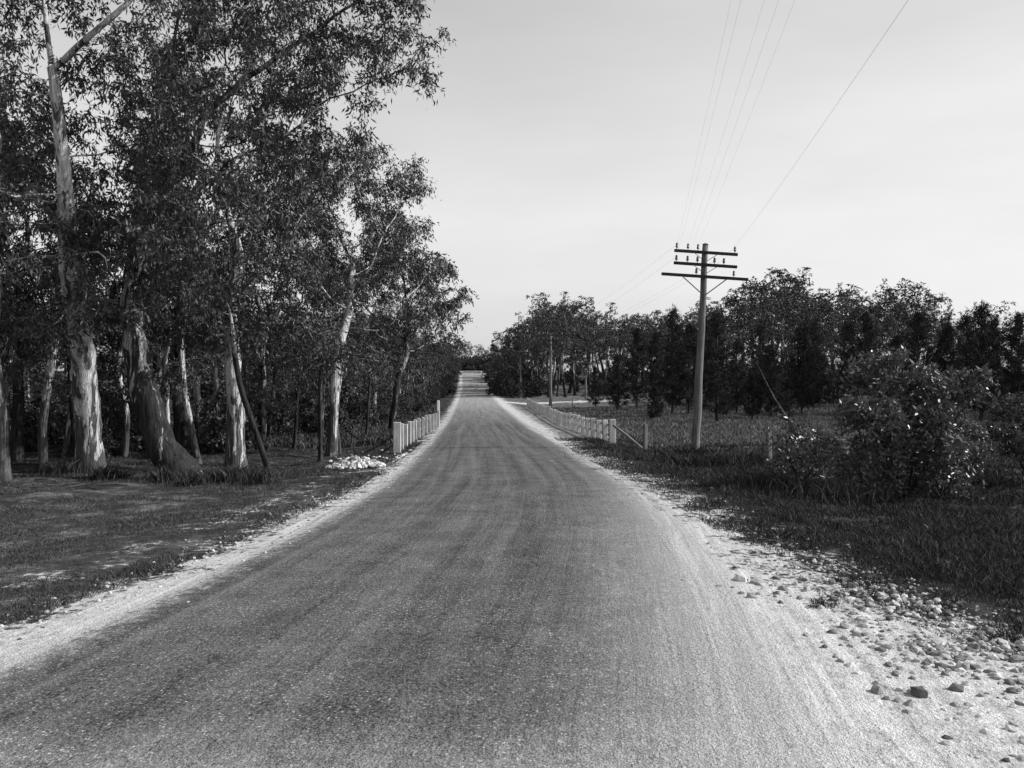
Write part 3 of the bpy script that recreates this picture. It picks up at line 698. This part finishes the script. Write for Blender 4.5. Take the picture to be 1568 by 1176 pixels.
n4=1600; y4=rs.uniform(9,30,n4); x4=dirtR(y4)+rs.normal(size=n4)*0.45; s4=0.008+0.028*rs.rand(n4)**4
n5=1900; nc=30; cc=rs.randint(0,nc,n5); ccy=rs.uniform(4.4,8.5,nc); ccx=dirtR(ccy)-rs.uniform(-0.3,1.1,nc); x5=ccx[cc]+rs.normal(size=n5)*0.17; y5=ccy[cc]+rs.normal(size=n5)*0.2; s5=0.008+0.04*rs.rand(n5)**3.5
x=np.concatenate([x,x2,x3,x4,x5]);y=np.concatenate([y,y2,y3,y4,y5]);s=np.concatenate([s,s2,s3,s4,s5])
stones('gravel',np.stack([x,y,gz(x,y)+s*0.35],-1),s,M_stone,rs,0.7)
big=np.array([(gx(1410,5.3),5.3,0.065),(gx(1465,5.4),5.4,0.055),(gx(1345,5.35),5.35,0.05),(gx(1440,6.4),6.4,0.06),(gx(1135,8.4),8.4,0.07),(gx(1160,8.3),8.3,0.06),(gx(1480,6.1),6.1,0.045),(gx(1380,5.8),5.8,0.035),(gx(1495,5.8),5.8,0.04),(gx(1350,6.2),6.2,0.04),(gx(1420,5.9),5.9,0.03)])
stones('rocks',np.stack([big[:,0],big[:,1],gz(big[:,0],big[:,1])+big[:,2]*0.35],-1),big[:,2],M_stone,rs,0.65)
n=420; cx,cy=gx(545,22.3),22.3; a=rs.rand(n)*6.28; q=np.sqrt(rs.rand(n)); x=cx+np.cos(a)*q*0.70; y=cy+np.sin(a)*q*0.6; z=gz(x,y)+0.26*(1-q**1.5)*rs.rand(n)**0.5
stones('stone_pile',np.stack([x,y,z+0.03],-1),0.025+0.05*rs.rand(n)**1.5,M_quartz,rs,0.8)
n=60; x=gx(600,26)+rs.normal(size=n)*0.8; y=26+rs.normal(size=n)*1.5; x=np.minimum(x,dirtL(y)-0.1)
stones('scattered_stones',np.stack([x,y,gz(x,y)+0.02],-1),0.02+0.05*rs.rand(n),M_quartz,rs,0.7)
# ------------------------------------------------------------ grass
def grass(name,x,y,h,wd,rng,mat=M_grass,bend=0.35,lv=None):
    n=len(x); z=gz(x,y)-0.01; a=rng.rand(n)*6.28; wv=np.stack([np.cos(a),np.sin(a),0*a],-1)*wd[:,None]
    b=rng.normal(size=(n,3))*bend; b[:,2]=1; 
    p=np.stack([x,y,z],-1); m=p+b*np.array([0.35,0.35,0.6])*h[:,None]; t=p+b*np.array([1,1,0.95])*h[:,None]
    V=np.stack([p-wv,p+wv,m+wv*0.7,t,m-wv*0.7],1).reshape(-1,3)
    Fc=np.arange(n*5).reshape(-1,5)
    lv=rng.rand(n) if lv is None else lv
    return add_obj(name,V,[Fc],mats=[mat],attrs={'lv':('FLOAT',np.repeat(lv,5))})
def pnoise(x,y,s):
    return 0.5+0.25*(np.sin(x*s*1.3+2*np.sin(y*s*0.7+1))+np.sin(y*s*1.1+2*np.sin(x*s*0.9)))
rgz=R(31)
N=300000
y=np.exp(rgz.uniform(math.log(5),math.log(36),N)); x=dirtL(y)-0.0-rgz.rand(N)**1.15*(y*0.62+1)
pn=pnoise(x,y,1.3)*0.45+pnoise(x+7,y,3.3)*0.3+pnoise(x+3,y+5,0.5)*0.25
band=np.abs(x-(dirtL(y)-1.05))<0.5
keep=(pn+rgz.uniform(-0.22,0.22,N)>0.47)&~(band&(y<20)&(rgz.rand(N)<0.6)); x,y,pn=x[keep],y[keep],pn[keep]
h=(0.02+0.10*pn*rgz.rand(len(x))**2)*np.interp(y,[5,12,30],[0.8,1,1.6]); w=0.002+0.0004*y*rgz.uniform(0.4,1,len(x))*0.5
grass('grass',x,y,h,w,rgz,bend=0.6,lv=np.clip(rgz.rand(len(x))**1.4*0.9+0.1*pn,0,1))
N=380000
y=np.exp(rgz.uniform(math.log(5),math.log(38),N)); e=rgz.rand(N)**1.1*(y*0.55+2); x=dirtR(y)-0.35+e
pn=pnoise(x+3,y,1.1)*0.4+pnoise(x+7,y,2.9)*0.35+pnoise(x+1,y+2,6.1)*0.3
keep=(pn+np.clip(e*0.6,0,1)*0.42+rgz.uniform(-0.25,0.25,N)>0.68); x,y,pn,e=x[keep],y[keep],pn[keep],e[keep]
h=(0.03+0.20*pn*rgz.rand(len(x))**1.7*np.clip(0.2+e*0.5,0,1))*np.interp(y,[5,12,30],[0.8,1,1.3]); w=0.002+0.0003*y*rgz.uniform(0.4,1,len(x))
grass('grass.001',x,y,h,w,rgz,bend=0.5,lv=np.clip(rgz.rand(len(x))**1.5*(0.5+0.7*pn),0,1))
N=170000
y=np.exp(rgz.uniform(math.log(34),math.log(95),N)); x=6.8+rgz.rand(N)*(y*0.62-2)
pn=pnoise(x,y,0.5)
h=0.15+0.3*pn*rgz.rand(N); w=0.012+0.0004*y*rgz.rand(N)
k=side_dist(x,y)>3
grass('grass.002',x[k],y[k],h[k],w[k],rgz,mat=M_dry)
N=60000
y=np.exp(rgz.uniform(math.log(34),math.log(90),N)); x=-2.9-rgz.rand(N)*(y*0.35)
grass('grass.003',x,y,0.1+0.3*rgz.rand(N),0.02+0.0005*y*rgz.rand(N),rgz)
tx=[];ty=[]
for (cx,cy,r,n) in [(gx(165,21.5),21.5,.35,500),(gx(255,20),20,.3,400),(gx(350,20.5),20.5,.35,600),(gx(100,22.5),22.5,.4,500),(gx(295,19),19,.3,300),(gx(390,19),19,.4,300),(gx(1265,7.5),7.5,.10,120),(gx(1090,24),24,1.0,1200),(gx(1130,25),25,.9,1000),(gx(1060,28.5),28.5,.5,500),(gx(1250,16),16,.8,1200),(gx(1180,17),17,.6,600)]:
    tx.append(cx+rgz.normal(size=n)*r*0.6); ty.append(cy+rgz.normal(size=n)*r*0.6)
x=np.concatenate(tx);y=np.concatenate(ty)
grass('tussock_grass',x,y,np.where(y<9,0.08,0.2+0.25*rgz.rand(len(x))),np.where(y<9,0.003,0.008),rgz,bend=0.5,lv=rgz.rand(len(x))**2*0.6)
mb=MB()
for k in range(40):
    y=rgz.uniform(17,28); x=dirtL(np.array(y))-2.5-rgz.rand()*y*0.4; a=rgz.rand()*3.14; l=rgz.uniform(0.15,0.6); z=g1(x,y)+0.02
    mb.tube([(x,y,z),(x+math.cos(a)*l*0.5,y+math.sin(a)*l*0.5,z+0.02),(x+math.cos(a+0.3)*l,y+math.sin(a+0.3)*l,z+0.01)],[0.008,0.012,0.005],4)
mb_obj('fallen_sticks',mb,M_dark)
# ------------------------------------------------------------ light, sky
az=math.radians(92); el=math.radians(36)
sv=Vector((math.sin(az)*math.cos(el),math.cos(az)*math.cos(el),math.sin(el)))
sl=bpy.data.lights.new('sun','SUN'); sl.energy=4.9; sl.angle=math.radians(0.6); sl.color=(1,1,1)
so=bpy.data.objects.new('sun',sl); so.rotation_euler=sv.to_track_quat('Z','Y').to_euler(); so.location=(30,0,40); scene.collection.objects.link(so)
w=bpy.data.worlds.new('World'); scene.world=w; w.use_nodes=True; nt=w.node_tree; nt.nodes.clear()
def wn(t,**k):
    nd=nt.nodes.new(t)
    for a,b in k.items(): setattr(nd,a,b)
    return nd
def wmath(op,a,b,c=None):
    nd=wn('ShaderNodeMath',operation=op)
    for i,v in enumerate((a,b,c)):
        if v is None: continue
        if hasattr(v,'is_output'): nt.links.new(v,nd.inputs[i])
        else: nd.inputs[i].default_value=v
    return nd.outputs[0]
sky=wn('ShaderNodeTexSky'); sky.sky_type='NISHITA'; sky.sun_disc=False; sky.sun_elevation=el; sky.sun_rotation=az; sky.dust_density=2.5; sky.air_density=1.0
bw=wn('ShaderNodeSeparateColor'); nt.links.new(sky.outputs[0],bw.inputs[0])
blue=wmath('ADD',wmath('MULTIPLY',bw.outputs[2],0.5),wmath('MULTIPLY',bw.outputs[1],0.5))   # orthochromatic plate
tc=wn('ShaderNodeTexCoord'); sx=wn('ShaderNodeSeparateXYZ'); nt.links.new(tc.outputs['Generated'],sx.inputs[0])
def ramp_seg(a,b,va,vb):
    nd=wn('ShaderNodeMapRange'); nt.links.new(sx.outputs[2],nd.inputs[0])
    for i,v in enumerate((a,b,va,vb)): nd.inputs[1+i].default_value=v
    return nd.outputs[0]
haze=wmath('ADD',ramp_seg(0.0,0.42,6.0,3.9),ramp_seg(0.42,0.75,0.0,-3.6))
bright=wmath('ADD',blue,haze)
vm=wn('ShaderNodeVectorMath',operation='MULTIPLY'); vm.inputs[1].default_value=(1.5,1.5,6); nt.links.new(tc.outputs['Generated'],vm.inputs[0])
no=wn('ShaderNodeTexNoise'); no.inputs['Scale'].default_value=1.6; no.inputs['Detail'].default_value=4; nt.links.new(vm.outputs[0],no.inputs['Vector'])
mr=wn('ShaderNodeMapRange'); mr.inputs[1].default_value=0.3; mr.inputs[2].default_value=0.75; mr.inputs[3].default_value=0.92; mr.inputs[4].default_value=1.09; nt.links.new(no.outputs[0],mr.inputs[0])
bg=wn('ShaderNodeBackground'); bg.inputs[1].default_value=0.09; nt.links.new(wmath('MULTIPLY',bright,mr.outputs[0]),bg.inputs[0])
ow=wn('ShaderNodeOutputWorld'); nt.links.new(bg.outputs[0],ow.inputs[0])
# ------------------------------------------------------------ camera
cam=bpy.data.cameras.new('camera'); cam.sensor_width=36; cam.lens=36*F/1568; cam.clip_end=4000; cam.clip_start=0.05
co=bpy.data.objects.new('camera',cam); co.location=(0,0,1.9+g1(0,0)); co.rotation_euler=(math.radians(90-0.55),0,-YAW); scene.collection.objects.link(co); scene.camera=co
